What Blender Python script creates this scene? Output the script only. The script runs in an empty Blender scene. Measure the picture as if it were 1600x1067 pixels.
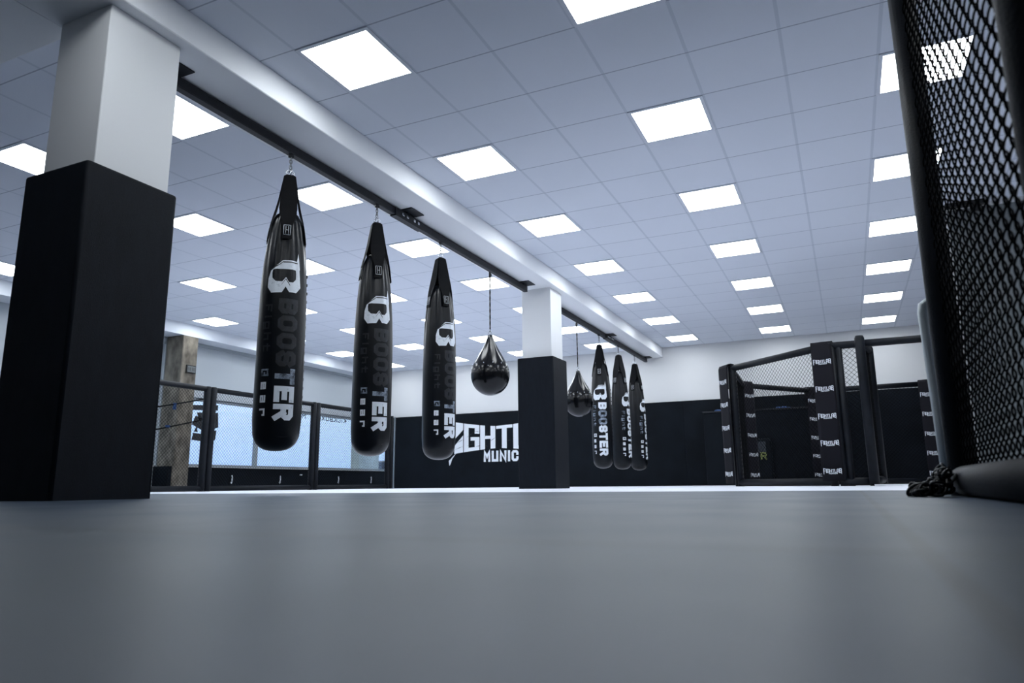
import bpy, bmesh, math, random
from mathutils import Vector, Matrix
random.seed(7)
SC = bpy.context.scene
COL = SC.collection
PI = math.pi

# ---------------------------------------------------------------- camera, world, exposure
CAM_H = 0.055
YAW, PITCH, ROLL, FPX = 0.43342, 0.19841, -0.01051, 1114.831
cd = bpy.data.cameras.new('camera')
cam = bpy.data.objects.new('camera', cd)
COL.objects.link(cam)
SC.camera = cam
fw = Vector((-math.sin(YAW)*math.cos(PITCH), math.cos(YAW)*math.cos(PITCH), math.sin(PITCH)))
rt = Vector((math.cos(YAW), math.sin(YAW), 0))
up = rt.cross(fw)
r2 = math.cos(ROLL)*rt + math.sin(ROLL)*up
u2 = -math.sin(ROLL)*rt + math.cos(ROLL)*up
m = Matrix((r2, u2, -fw)).transposed().to_4x4()
m.translation = Vector((0, 0, CAM_H))
cam.matrix_world = m
cd.sensor_width = 36.0
cd.lens = FPX/1600*36.0
cd.clip_start = 0.02
cd.clip_end = 200
cd.dof.use_dof = True
cd.dof.focus_distance = 6.5
cd.dof.aperture_fstop = 3.2

SC.view_settings.view_transform = 'Standard'
SC.view_settings.look = 'None'
SC.view_settings.gamma = 1.0
SC.view_settings.use_curve_mapping = False
SC.view_settings.exposure = -0.58

LIGHT_STRENGTH = 21.0
LIGHT_COLOR = (0.92, 0.97, 1.0)
SKY_STRENGTH = 2.2

W = bpy.data.worlds.new('world')
SC.world = W
W.use_nodes = True
nt = W.node_tree
nt.nodes.clear()
wo = nt.nodes.new('ShaderNodeOutputWorld')
bg = nt.nodes.new('ShaderNodeBackground')
tc = nt.nodes.new('ShaderNodeTexCoord')
sx = nt.nodes.new('ShaderNodeSeparateXYZ')
rp = nt.nodes.new('ShaderNodeValToRGB')
rp.color_ramp.elements[0].position = 0.0
rp.color_ramp.elements[0].color = (0.42, 0.60, 0.90, 1)
rp.color_ramp.elements[1].position = 0.16
rp.color_ramp.elements[1].color = (0.66, 0.80, 0.95, 1)
nt.links.new(tc.outputs['Generated'], sx.inputs[0])
nt.links.new(sx.outputs['Z'], rp.inputs[0])
nt.links.new(rp.outputs[0], bg.inputs['Color'])
bg.inputs['Strength'].default_value = SKY_STRENGTH
nt.links.new(bg.outputs[0], wo.inputs[0])

# ---------------------------------------------------------------- measured places (metres)
H = 3.0855                 # ceiling
YW = 15.93                 # back wall
XB0, XB1, ZS = -4.17, -3.595, 2.862   # long beam
X0, Y0, TILE = -3.2816, 3.4776, 0.625  # ceiling grid origin
XL = -11.45                # window wall
XR = 4.6
YN = -3.2
BAND = 1.84
RAILX = -3.96

# ---------------------------------------------------------------- materials
def nodes_of(name):
    mt = bpy.data.materials.new(name)
    mt.use_nodes = True
    n = mt.node_tree
    b = n.nodes['Principled BSDF']
    return mt, n, b
def mat(name, col, rough=0.5, metal=0.0, spec=0.5, bump=0.0, bscale=200.0, var=0.0, vscale=4.0, coat=0.0, stretch=None):
    mt, n, b = nodes_of(name)
    b.inputs['Base Color'].default_value = (*col, 1)
    b.inputs['Roughness'].default_value = rough
    b.inputs['Metallic'].default_value = metal
    b.inputs['Specular IOR Level'].default_value = spec
    b.inputs['Coat Weight'].default_value = coat
    t = n.nodes.new('ShaderNodeTexCoord')
    src = t.outputs['Object']
    if stretch:
        mp = n.nodes.new('ShaderNodeMapping')
        mp.inputs['Scale'].default_value = stretch
        n.links.new(src, mp.inputs[0])
        src = mp.outputs[0]
    if bump:
        no = n.nodes.new('ShaderNodeTexNoise')
        no.inputs['Scale'].default_value = bscale
        no.inputs['Detail'].default_value = 3
        n.links.new(src, no.inputs['Vector'])
        bp = n.nodes.new('ShaderNodeBump')
        bp.inputs['Strength'].default_value = bump
        bp.inputs['Distance'].default_value = 0.01
        n.links.new(no.outputs['Fac'], bp.inputs['Height'])
        n.links.new(bp.outputs[0], b.inputs['Normal'])
    if var:
        n2 = n.nodes.new('ShaderNodeTexNoise')
        n2.inputs['Scale'].default_value = vscale
        n2.inputs['Detail'].default_value = 4
        n.links.new(src, n2.inputs['Vector'])
        cr = n.nodes.new('ShaderNodeValToRGB')
        cr.color_ramp.elements[0].position = 0.3
        cr.color_ramp.elements[1].position = 0.7
        cr.color_ramp.elements[0].color = (*[c*(1-var) for c in col], 1)
        cr.color_ramp.elements[1].color = (*[min(1, c*(1+var)) for c in col], 1)
        n.links.new(n2.outputs['Fac'], cr.inputs[0])
        n.links.new(cr.outputs[0], b.inputs['Base Color'])
    return mt
def mnode(n, op, a, b=None):
    k = n.nodes.new('ShaderNodeMath')
    k.operation = op
    for i, v in enumerate((a, b)):
        if v is None: continue
        if isinstance(v, (int, float)): k.inputs[i].default_value = v
        else: n.links.new(v, k.inputs[i])
    return k.outputs[0]
def dist_line(n, c, off, per):
    u = mnode(n, 'DIVIDE', mnode(n, 'SUBTRACT', c, off), per)
    f = mnode(n, 'FRACT', mnode(n, 'ADD', u, 100.5))
    return mnode(n, 'MULTIPLY', mnode(n, 'ABSOLUTE', mnode(n, 'SUBTRACT', f, 0.5)), per)
def mixc(n, fac, a, b):
    k = n.nodes.new('ShaderNodeMix')
    k.data_type = 'RGBA'
    n.links.new(fac, k.inputs[0])
    for i, v in ((6, a), (7, b)):
        if isinstance(v, tuple): k.inputs[i].default_value = (*v, 1)
        else: n.links.new(v, k.inputs[i])
    return k.outputs[2]

def ceiling_material():
    mt, n, b = nodes_of('ceiling_tiles')
    g = n.nodes.new('ShaderNodeNewGeometry')
    s = n.nodes.new('ShaderNodeSeparateXYZ')
    n.links.new(g.outputs['Position'], s.inputs[0])
    x, y = s.outputs['X'], s.outputs['Y']
    left = mnode(n, 'LESS_THAN', x, -3.9)
    xo = mnode(n, 'SUBTRACT', x, mnode(n, 'MULTIPLY', left, 0.046))
    dx = dist_line(n, xo, X0, TILE)
    dy = dist_line(n, y, Y0, TILE)
    wide = mnode(n, 'LESS_THAN', dx, 0.012)
    thin = mnode(n, 'LESS_THAN', dy, 0.0055)
    no = n.nodes.new('ShaderNodeTexNoise')
    no.inputs['Scale'].default_value = 260
    n.links.new(g.outputs['Position'], no.inputs['Vector'])
    n3 = n.nodes.new('ShaderNodeTexNoise')
    n3.inputs['Scale'].default_value = 0.9
    n.links.new(g.outputs['Position'], n3.inputs['Vector'])
    base = mixc(n, n3.outputs['Fac'], (0.69, 0.735, 0.82), (0.75, 0.79, 0.87))
    # every tile its own slight tone
    wn = n.nodes.new('ShaderNodeTexWhiteNoise')
    wn.noise_dimensions = '2D'
    cx = n.nodes.new('ShaderNodeCombineXYZ')
    n.links.new(mnode(n, 'FLOOR', mnode(n, 'DIVIDE', mnode(n, 'SUBTRACT', xo, X0), TILE)), cx.inputs[0])
    n.links.new(mnode(n, 'FLOOR', mnode(n, 'DIVIDE', mnode(n, 'SUBTRACT', y, Y0), TILE)), cx.inputs[1])
    n.links.new(cx.outputs[0], wn.inputs['Vector'])
    base = mixc(n, mnode(n, 'MULTIPLY', wn.outputs['Value'], 0.5), base, (0.70, 0.74, 0.83))
    c1 = mixc(n, mnode(n, 'MULTIPLY', wide, 0.85), base, (0.58, 0.63, 0.715))
    c2 = mixc(n, mnode(n, 'MULTIPLY', thin, 0.9), c1, (0.36, 0.40, 0.49))
    n.links.new(c2, b.inputs['Base Color'])
    b.inputs['Roughness'].default_value = 0.9
    b.inputs['Specular IOR Level'].default_value = 0.15
    bp = n.nodes.new('ShaderNodeBump')
    bp.inputs['Strength'].default_value = 0.12
    bp.inputs['Distance'].default_value = 0.004
    n.links.new(no.outputs['Fac'], bp.inputs['Height'])
    n.links.new(bp.outputs[0], b.inputs['Normal'])
    return mt
def floor_material():
    mt, n, b = nodes_of('floor_mats')
    g = n.nodes.new('ShaderNodeNewGeometry')
    s = n.nodes.new('ShaderNodeSeparateXYZ')
    n.links.new(g.outputs['Position'], s.inputs[0])
    x, y = s.outputs['X'], s.outputs['Y']
    yt = mnode(n, 'ADD', y, mnode(n, 'MULTIPLY', x, 0.03))
    dx = dist_line(n, x, 0.05, 1.0)
    dy = dist_line(n, yt, 0.655, 2.15)
    near = mnode(n, 'LESS_THAN', mnode(n, 'ADD', y, mnode(n, 'MULTIPLY', x, 0.09)), 4.95)
    seam = mnode(n, 'MULTIPLY', near, mnode(n, 'LESS_THAN', mnode(n, 'MINIMUM', dx, mnode(n, 'MULTIPLY', dy, 0.6)), 0.008))
    no = n.nodes.new('ShaderNodeTexNoise')
    no.inputs['Scale'].default_value = 3.0
    no.inputs['Detail'].default_value = 5
    n.links.new(g.outputs['Position'], no.inputs['Vector'])
    dark = mixc(n, no.outputs['Fac'], (0.034, 0.048, 0.074), (0.050, 0.068, 0.098))
    light = mixc(n, no.outputs['Fac'], (0.74, 0.76, 0.86), (0.80, 0.82, 0.90))
    c = mixc(n, near, light, dark)
    c = mixc(n, mnode(n, 'MULTIPLY', seam, 0.85), c, (0.03, 0.035, 0.045))
    n.links.new(c, b.inputs['Base Color'])
    b.inputs['Specular IOR Level'].default_value = 0.34
    b.inputs['Specular Tint'].default_value = (0.72, 0.88, 1.0, 1)
    r = n.nodes.new('ShaderNodeMapRange')
    r.inputs['To Min'].default_value = 0.36
    r.inputs['To Max'].default_value = 0.52
    n.links.new(no.outputs['Fac'], r.inputs['Value'])
    n.links.new(r.outputs[0], b.inputs['Roughness'])
    n2 = n.nodes.new('ShaderNodeTexNoise')
    n2.inputs['Scale'].default_value = 500
    n.links.new(g.outputs['Position'], n2.inputs['Vector'])
    h = mnode(n, 'SUBTRACT', mnode(n, 'MULTIPLY', n2.outputs['Fac'], 0.12), seam)
    bp = n.nodes.new('ShaderNodeBump')
    bp.inputs['Strength'].default_value = 0.35
    bp.inputs['Distance'].default_value = 0.003
    n.links.new(h, bp.inputs['Height'])
    n.links.new(bp.outputs[0], b.inputs['Normal'])
    return mt
def emis(name, col, st):
    mt, n, b = nodes_of(name)
    b.inputs['Base Color'].default_value = (0.8, 0.8, 0.8, 1)
    b.inputs['Emission Color'].default_value = (*col, 1)
    b.inputs['Emission Strength'].default_value = st
    return mt
def worn_print(name, colr, black, keep):
    # print rubbed away in patches
    mt, n, b = nodes_of(name)
    t = n.nodes.new('ShaderNodeTexCoord')
    no = n.nodes.new('ShaderNodeTexNoise')
    no.inputs['Scale'].default_value = 22
    no.inputs['Detail'].default_value = 8
    no.inputs['Roughness'].default_value = 0.7
    n.links.new(t.outputs['Object'], no.inputs['Vector'])
    cr = n.nodes.new('ShaderNodeValToRGB')
    cr.color_ramp.elements[0].position = max(0.0, keep-0.10)
    cr.color_ramp.elements[1].position = min(1.0, keep+0.10)
    cr.color_ramp.elements[0].color = (*colr, 1)
    cr.color_ramp.elements[1].color = (*black, 1)
    n.links.new(no.outputs['Fac'], cr.inputs[0])
    n.links.new(cr.outputs[0], b.inputs['Base Color'])
    b.inputs['Roughness'].default_value = 0.45
    return mt
def glass_material():
    mt = bpy.data.materials.new('window_glass')
    mt.use_nodes = True
    n = mt.node_tree
    n.nodes.clear()
    o = n.nodes.new('ShaderNodeOutputMaterial')
    tr = n.nodes.new('ShaderNodeBsdfTransparent')
    tr.inputs[0].default_value = (0.93, 0.97, 1.0, 1)
    gl = n.nodes.new('ShaderNodeBsdfGlossy')
    gl.inputs['Roughness'].default_value = 0.02
    mx = n.nodes.new('ShaderNodeMixShader')
    mx.inputs[0].default_value = 0.06
    n.links.new(tr.outputs[0], mx.inputs[1])
    n.links.new(gl.outputs[0], mx.inputs[2])
    n.links.new(mx.outputs[0], o.inputs[0])
    return mt

M = {}
M['ceil'] = ceiling_material()
M['floor'] = floor_material()
M['wall'] = mat('white_wall_paint', (0.66, 0.67, 0.685), 0.8, spec=0.2, bump=0.05, bscale=120)
M['column'] = mat('white_column_paint', (0.73, 0.745, 0.765), 0.6, spec=0.3, bump=0.04, bscale=90)
M['beam'] = mat('beam_paint', (0.84, 0.86, 0.89), 0.6, spec=0.3, bump=0.04, bscale=90)
M['grey_wall'] = mat('grey_wall_paint', (0.42, 0.46, 0.50), 0.7, spec=0.3, bump=0.05, bscale=120)
M['partition'] = mat('partition_paint', (0.19, 0.21, 0.22), 0.75, spec=0.2, bump=0.05, bscale=120)
M['vinyl'] = mat('black_vinyl_padding', (0.0045, 0.0068, 0.0105), 0.62, spec=0.10, bump=0.15, bscale=260, var=0.25, vscale=2.5)
M['column_vinyl'] = mat('column_padding_vinyl', (0.0058, 0.0080, 0.0125), 0.62, spec=0.12, bump=0.2, bscale=150, var=0.15, vscale=8, stretch=(3, 3, 0.8))
M['leather'] = mat('black_bag_leather', (0.0030, 0.0042, 0.0068), 0.33, spec=0.24, bump=0.10, bscale=60, var=0.35, vscale=7)
M['gloss'] = mat('glossy_black_vinyl', (0.003, 0.0035, 0.005), 0.17, spec=0.30, bump=0.05, bscale=14)
M['strap'] = mat('black_webbing', (0.003, 0.0035, 0.005), 0.7, spec=0.12, bump=0.3, bscale=220)
M['steel'] = mat('chrome_steel', (0.55, 0.57, 0.60), 0.25, metal=1.0)
M['chain'] = mat('dark_chain_steel', (0.16, 0.17, 0.19), 0.3, metal=0.9)
M['grey_steel'] = mat('brushed_grey_steel', (0.33, 0.37, 0.40), 0.38, metal=0.8)
M['pale_steel'] = mat('pale_grey_steel', (0.42, 0.47, 0.50), 0.35, metal=0.35)
M['rail'] = mat('black_painted_steel', (0.010, 0.012, 0.017), 0.5, spec=0.28, bump=0.05, bscale=40)
M['wire'] = mat('black_coated_wire', (0.0025, 0.003, 0.004), 0.8, spec=0.03)
M['pad'] = mat('fence_padding', (0.006, 0.008, 0.012), 0.5, spec=0.20, bump=0.2, bscale=120, var=0.3, vscale=9)
M['banner'] = mat('black_banner_cloth', (0.008, 0.008, 0.012), 0.75, spec=0.15, bump=0.2, bscale=180)
M['print'] = worn_print('white_print', (0.72, 0.77, 0.84), (0.22, 0.27, 0.34), 0.66)
M['clean_print'] = mat('clean_white_print', (0.74, 0.78, 0.84), 0.55)
M['rubbed'] = worn_print('rubbed_print', (0.014, 0.020, 0.032), (0.004, 0.006, 0.009), 0.42)
M['half'] = worn_print('half_rubbed_reflection_print', (0.30, 0.36, 0.45), (0.02, 0.03, 0.045), 0.50)  # worn letters, and the reflection painted into two O letters
M['line'] = mat('thin_black_outline', (0.01, 0.012, 0.016), 0.5)
M['concrete'] = mat('board_marked_concrete', (0.150, 0.135, 0.112), 0.85, spec=0.2, bump=0.5, bscale=26, var=0.5, vscale=7, stretch=(1, 1, 0.6))
M['frame'] = mat('grey_window_frame', (0.30, 0.34, 0.37), 0.5)
M['sill'] = mat('pale_sill', (0.45, 0.46, 0.46), 0.5)
M['cornice'] = mat('soffit_paint', (0.68, 0.72, 0.78), 0.6, spec=0.3)
M['glass'] = glass_material()
M['black'] = mat('matt_black', (0.006, 0.007, 0.009), 0.6)
M['stick'] = mat('black_window_film', (0.010, 0.013, 0.018), 0.6)
M['blue'] = mat('blue_cloth', (0.008, 0.045, 0.15), 0.7)
M['yellow'] = mat('yellow_print', (0.20, 0.23, 0.07), 0.6)
M['grey_cloth'] = mat('grey_cloth', (0.03, 0.037, 0.05), 0.8, bump=0.3, bscale=80)
M['car'] = mat('dark_blue_car_paint', (0.006, 0.012, 0.04), 0.25, coat=0.6)
M['lamp_trim'] = mat('lamp_trim', (0.68, 0.72, 0.80), 0.5)
M['lcd'] = mat('lcd_glass', (0.11, 0.125, 0.13), 0.3)
M['tarmac'] = mat('outside_paving', (0.30, 0.31, 0.32), 0.9, var=0.2, vscale=2)
M['skyline'] = mat('outside_concrete', (0.52, 0.54, 0.50), 0.8, var=0.1, vscale=3)
M['lamp'] = emis('lamp_diffuser', LIGHT_COLOR, LIGHT_STRENGTH)

# ---------------------------------------------------------------- mesh helpers
class MB:
    def __init__(s): s.b = bmesh.new()
    def box(s, x0, x1, y0, y1, z0, z1, bev=0.0, seg=2):
        t = bmesh.new()
        bmesh.ops.create_cube(t, size=1)
        for v in t.verts:
            v.co = Vector(((x0+x1)/2+v.co.x*(x1-x0), (y0+y1)/2+v.co.y*(y1-y0), (z0+z1)/2+v.co.z*(z1-z0)))
        if bev: bmesh.ops.bevel(t, geom=t.edges[:], offset=bev, segments=seg, profile=0.5, affect='EDGES')
        s.add(t, smooth=False)
        return s
    def add(s, t, smooth=None):
        mp = {}
        for v in t.verts: mp[v] = s.b.verts.new(v.co)
        for f in t.faces:
            try: nf = s.b.faces.new([mp[v] for v in f.verts])
            except ValueError: continue
            nf.smooth = f.smooth if smooth is None else smooth
        t.free()
    def tube(s, pts, r, sides=8, closed=False, caps=True, smooth=True):
        pts = [Vector(p) for p in pts]
        n = len(pts)
        rs = r if isinstance(r, (list, tuple)) else [r]*n
        rings = []
        prev = None
        for i, p in enumerate(pts):
            if closed: d = pts[(i+1) % n]-pts[i-1]
            else: d = pts[min(i+1, n-1)]-pts[max(i-1, 0)]
            d.normalize()
            if prev is None:
                a = Vector((0, 0, 1)) if abs(d.z) < 0.9 else Vector((1, 0, 0))
                u = d.cross(a).normalized()
            else:
                u = prev-d*prev.dot(d)
                u.normalize()
            prev = u
            w = d.cross(u)
            rings.append([s.b.verts.new(p+rs[i]*(math.cos(2*PI*k/sides)*u+math.sin(2*PI*k/sides)*w)) for k in range(sides)])
        m_ = n if closed else n-1
        for i in range(m_):
            A, B = rings[i], rings[(i+1) % n]
            for k in range(sides):
                f = s.b.faces.new((A[k], A[(k+1) % sides], B[(k+1) % sides], B[k]))
                f.smooth = smooth
        if caps and not closed:
            s.b.faces.new(rings[0][::-1])
            s.b.faces.new(rings[-1])
        return s
    def lathe(s, prof, seg=48, c=(0, 0), fn=None):
        rings = []
        for z, r in prof:
            if r < 1e-5: rings.append([s.b.verts.new((c[0], c[1], z))]); continue
            R = []
            for k in range(seg):
                a = 2*PI*k/seg
                rr = r*(1+fn(a, z)) if fn else r
                R.append(s.b.verts.new((c[0]+rr*math.cos(a), c[1]+rr*math.sin(a), z)))
            rings.append(R)
        for A, B in zip(rings, rings[1:]):
            for k in range(seg):
                k2 = (k+1) % seg
                if len(A) == 1 and len(B) == 1: continue
                if len(A) == 1: f = s.b.faces.new((A[0], B[k2], B[k]))
                elif len(B) == 1: f = s.b.faces.new((A[k], A[k2], B[0]))
                else: f = s.b.faces.new((A[k], A[k2], B[k2], B[k]))
                f.smooth = True
        return s
    def poly(s, pts):
        f = s.b.faces.new([s.b.verts.new(p) for p in pts])
        return f
    def ribbon(s, pts, widths, nrm, th=0.004):
        # flat band following pts, width direction fixed per point
        prev = None
        for p, w, d in zip(pts, widths, nrm):
            p = Vector(p); wd = Vector(d[0]); n_ = Vector(d[1])
            q = [s.b.verts.new(p+wd*w/2+n_*th), s.b.verts.new(p-wd*w/2+n_*th), s.b.verts.new(p-wd*w/2), s.b.verts.new(p+wd*w/2)]
            if prev:
                for k in range(4): s.b.faces.new((prev[k], prev[(k+1) % 4], q[(k+1) % 4], q[k]))
            else: s.b.faces.new(q[::-1])
            prev = q
        s.b.faces.new(prev)
        return s
    def build(s, name, material, parent=None, loc=None):
        bmesh.ops.recalc_face_normals(s.b, faces=s.b.faces[:])
        me = bpy.data.meshes.new(name)
        s.b.to_mesh(me)
        s.b.free()
        me.materials.append(material)
        o = bpy.data.objects.new(name, me)
        COL.objects.link(o)
        if parent: o.parent = parent
        if loc: o.location = loc
        return o

def tag(o, label=None, cat=None, group=None, kind=None):
    if label: o['label'] = label
    if cat: o['category'] = cat
    if group: o['group'] = group
    if kind: o['kind'] = kind
    return o
def thing(name, label, cat, loc=(0, 0, 0), rz=0.0, group=None):
    o = bpy.data.objects.new(name, None)
    o.empty_display_size = 0.1
    COL.objects.link(o)
    o.location = loc
    o.rotation_euler = (0, 0, rz)
    return tag(o, label, cat, group)
def struct(name, mb, material):
    return tag(mb.build(name, material), kind='structure')
def copy_tree(o, parent=None):
    c = o.copy()
    COL.objects.link(c)
    if parent: c.parent = parent
    for ch in list(o.children): copy_tree(ch, c)
    return c

# ---------------------------------------------------------------- the room
struct('floor', MB().box(XL-0.3, XR+0.3, YN-0.3, YW+1.6, -0.12, 0.0), M['floor'])
struct('ceiling', MB().box(XL-0.3, XR+0.3, YN-0.3, YW+1.6, H, H+0.12), M['ceil'])
struct('wall_back', MB().box(-11.0, XR+0.3, YW, YW+0.2, 0, H), M['wall'])
struct('wall_right', MB().box(XR, XR+0.2, YN, YW, 0, H), M['wall'])
struct('wall_front', MB().box(XL-0.2, XR, YN-0.2, YN, 0, H), M['wall'])
struct('wall_niche', MB().box(XL-0.2, -11.0, 17.2, 17.4, 0, H), M['wall'])
# window wall: solid below, above and between
wl = MB()
wl.box(XL-0.22, XL, YN, 17.2, 0, 0.47)
wl.box(XL-0.22, XL, YN, 7.1, 0.47, H)
wl.box(XL-0.22, XL, 7.1, 9.58, 2.72, H)
wl.box(XL-0.22, XL, 9.58, 17.2, 1.80, H)
wl.box(XL-0.22, XL, 9.22, 9.58, 0.47, 2.72)
struct('wall_left', wl, M['grey_wall'])
# soffit strip along the window wall and the long beam
struct('trim_1', MB().box(XL, -11.0, YN, 17.2, 2.86, H-0.001), M['cornice'])
struct('trim_2', MB().box(XB0, XB1, YN, YW, ZS, H-0.001, 0.006, 1), M['beam'])
struct('trim_3', MB().box(-11.0, XB0, 1.6, 2.49, ZS, H-0.001), M['beam'])
# thin strip under the soffit, darker grey than the wall
struct('trim_4', MB().box(XL, XL+0.05, 9.6, 17.2, 2.80, 2.86), M['frame'])

def window(name, y0, y1, z0, z1, mull=()):
    f = MB()
    t = 0.045
    xa, xb = XL-0.14, XL-0.06
    f.box(xa, xb, y0, y1, z0, z0+t).box(xa, xb, y0, y1, z1-t, z1).box(xa, xb, y0, y0+t, z0+t, z1-t).box(xa, xb, y1-t, y1, z0+t, z1-t)
    for yy, w in mull: f.box(xa, xb, yy-w/2, yy+w/2, z0+t, z1-t)
    o = struct(name, f, M['frame'])
    MB().box(XL-0.105, XL-0.099, y0+t, y1-t, z0+t, z1-t).build('glass_pane', M['glass'], o)
    MB().box(XL-0.2, XL+0.03, y0, y1, z0-0.03, z0-0.001, 0.004, 1).build('window_sill', M['sill'], o)
    return o
window('window_1', 7.12, 9.20, 0.47, 2.71)
win2 = window('window_2', 9.60, 17.18, 0.47, 1.79, [(11.74, 0.075)])

# ceiling lights: frame + diffuser on the tile grid
row_names = {2: 'row by the near cage post', 1: 'middle row of the right bay', 0: 'row right of the white beam',
             -1: 'first row left of the beam', -2: 'second row left of the beam', -3: 'third row left of the beam', -4: 'row nearest the windows'}
ords = ['seventh from the back wall', 'sixth from the back wall', 'fifth from the back wall', 'fourth from the back wall', 'third from the back wall', 'second from the back wall', 'nearest the back wall']
base_light = None
for c in (2, 1, 0, -1, -2, -3, -4):
    for r in ((-1, 0, 1, 2, 3, 4, 5, 6) if c in (0, 1) else range(7)):
        xx = X0+c*1.875+TILE/2+(0.046 if c < 0 else 0)
        yy = Y0+r*1.875+TILE/2
        lab = 'square ceiling light, ' + ords[r] + ', ' + row_names[c] if r >= 0 else 'square ceiling light overhead, beyond the top of the picture'
        if base_light is None:
            base_light = thing('ceiling_light', lab, 'ceiling light', (xx, yy, H), 0, 'square ceiling lights')
            f = MB()
            a, b_ = TILE/2-0.004, TILE/2-0.033
            for q in ((-a, a, b_, a), (-a, a, -a, -b_), (-a, -b_, -b_, b_), (b_, a, -b_, b_)):
                f.box(q[0], q[1], q[2], q[3], -0.007, -0.0005)
            f.build('frame', M['lamp_trim'], base_light)
            MB().box(-b_, b_, -b_, b_, -0.005, -0.001).build('diffuser', M['lamp'], base_light)
        else:
            o = copy_tree(base_light)
            o.location = (xx, yy, H)
            o['label'] = lab

# ---------------------------------------------------------------- columns
def column(y0, y1, p0, p1, label):
    t = thing('support_column', label, 'column', (-3.91, (y0+y1)/2, 0))
    yc = (y0+y1)/2
    MB().box(-0.23, 0.225, y0-yc, y1-yc, BAND+0.001, ZS-0.001, 0.004, 1).build('shaft', M['column'], t)
    b = MB()
    x0, x1 = -0.285, 0.27
    rc = 0.018
    pts = []
    for cx, cy, a0 in ((x1-rc, p1-yc-rc, 0), (x0+rc, p1-yc-rc, 90), (x0+rc, p0-yc+rc, 180), (x1-rc, p0-yc+rc, 270)):
        for k in range(5):
            a = math.radians(a0+k*22.5)
            pts.append((cx+rc*math.cos(a), cy+rc*math.sin(a)))
    n_ = len(pts)
    lv = [(0.0, 1.0), (BAND-0.012, 1.0), (BAND-0.003, 0.988), (BAND, 0.965)]
    rows = [[b.b.verts.new((x*k, y*k, z)) for x, y in pts] for z, k in lv]
    for A, B in zip(rows, rows[1:]):
        for i in range(n_):
            f = b.b.faces.new((A[i], A[(i+1) % n_], B[(i+1) % n_], B[i]))
            f.smooth = (i % 5 != 4)
    b.b.faces.new(rows[0][::-1])
    b.b.faces.new(rows[-1])
    b.build('padding', M['column_vinyl'], t)
    return t
column(2.40, 2.885, 2.335, 2.922, 'large white square column with black padding nearest the camera')
column(9.30, 9.74, 9.235, 9.79, 'white square column with black padding standing between the hanging bags')

# back wall padding, with panel joints, and low padding under the windows
def pad_run(name, label, axis, a0, a1, w, z0, z1, pos, th):
    b = MB()
    n = max(1, round((a1-a0)/w))
    for i in range(n):
        u0 = a0+(a1-a0)*i/n
        u1 = a0+(a1-a0)*(i+1)/n
        if axis == 'x': b.box(u0, u1, pos-th, pos, z0, z1, 0.006, 1)
        else: b.box(pos, pos+th, u0, u1, z0, z1, 0.006, 1)
    return tag(b.build(name, M['vinyl']), label, 'wall padding')
pad_run('wall_padding', 'black padding along the lower part of the white back wall', 'x', -10.98, XR-0.01, 2.0, 0.0, BAND, YW-0.001, 0.05)
pad_run('low_wall_padding', 'low black padding under the bright window strip', 'y', 9.62, 17.1, 1.25, 0.0, 0.45, XL+0.001, 0.05)
b = MB()
for k in range(3): b.box(XL+0.001, XL+0.05, 5.0+k*1.35, 6.35+k*1.35, 0, 0.45, 0.006, 1)
b.box(XL+0.051, -11.02, 9.13, 9.218, 0, 0.45, 0.006, 1)
tag(b.build('low_wall_padding', M['vinyl']), 'low black padding at the left foot of the concrete pillar', 'wall padding')
tag(MB().box(XL+0.02, XL+0.10, 9.6, 17.1, 0.452, 0.468).build('window_ledge', M['sill']), 'thin pale ledge on top of the low padding under the windows', 'ledge')
for i, (y, w) in enumerate([(10.98, 'leftmost'), (12.36, 'second from the left'), (14.37, 'third from the left'), (15.71, 'rightmost')]):
    b = MB()
    b.tube([(0, 0, 0.15), (0.01, 0.004, 0.12), (0.012, 0.0, 0.05), (0.012, -0.008, 0.0), (0.03, -0.03, -0.008), (0.03, -0.05, 0.012)], 0.012, 8)
    tag(b.build('wall_hook', M['clean_print'], None, (XL+0.062, y, 0.155)), 'small white hook on the low padding under the windows, ' + w + ' of four', 'hook', 'white hooks under the windows')
tag(MB().lathe([(-0.012, 0), (-0.012, 0.022), (0.0, 0.03), (0.012, 0.022), (0.012, 0)], 16).build('fire_button', M['clean_print'], None, (XL+0.07, 13.02, 0.33)), 'tiny white round button on the black padding under the windows', 'button')

# concrete pillar and digital clock
tag(MB().box(XL+0.02, -10.99, 9.22, 9.56, 0, 2.859, 0.012, 1).build('concrete_pillar', M['concrete']), 'rough bare concrete pillar by the windows', 'pillar')
ck = thing('digital_clock', 'small black digital wall clock on the concrete pillar', 'clock', (-10.989, 9.42, 2.235))
MB().box(0, 0.03, -0.105, 0.105, -0.075, 0.075, 0.006, 2).build('case', M['black'], ck)
MB().box(0.0301, 0.032, -0.088, 0.088, -0.056, 0.056).build('display', M['lcd'], ck)

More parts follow.
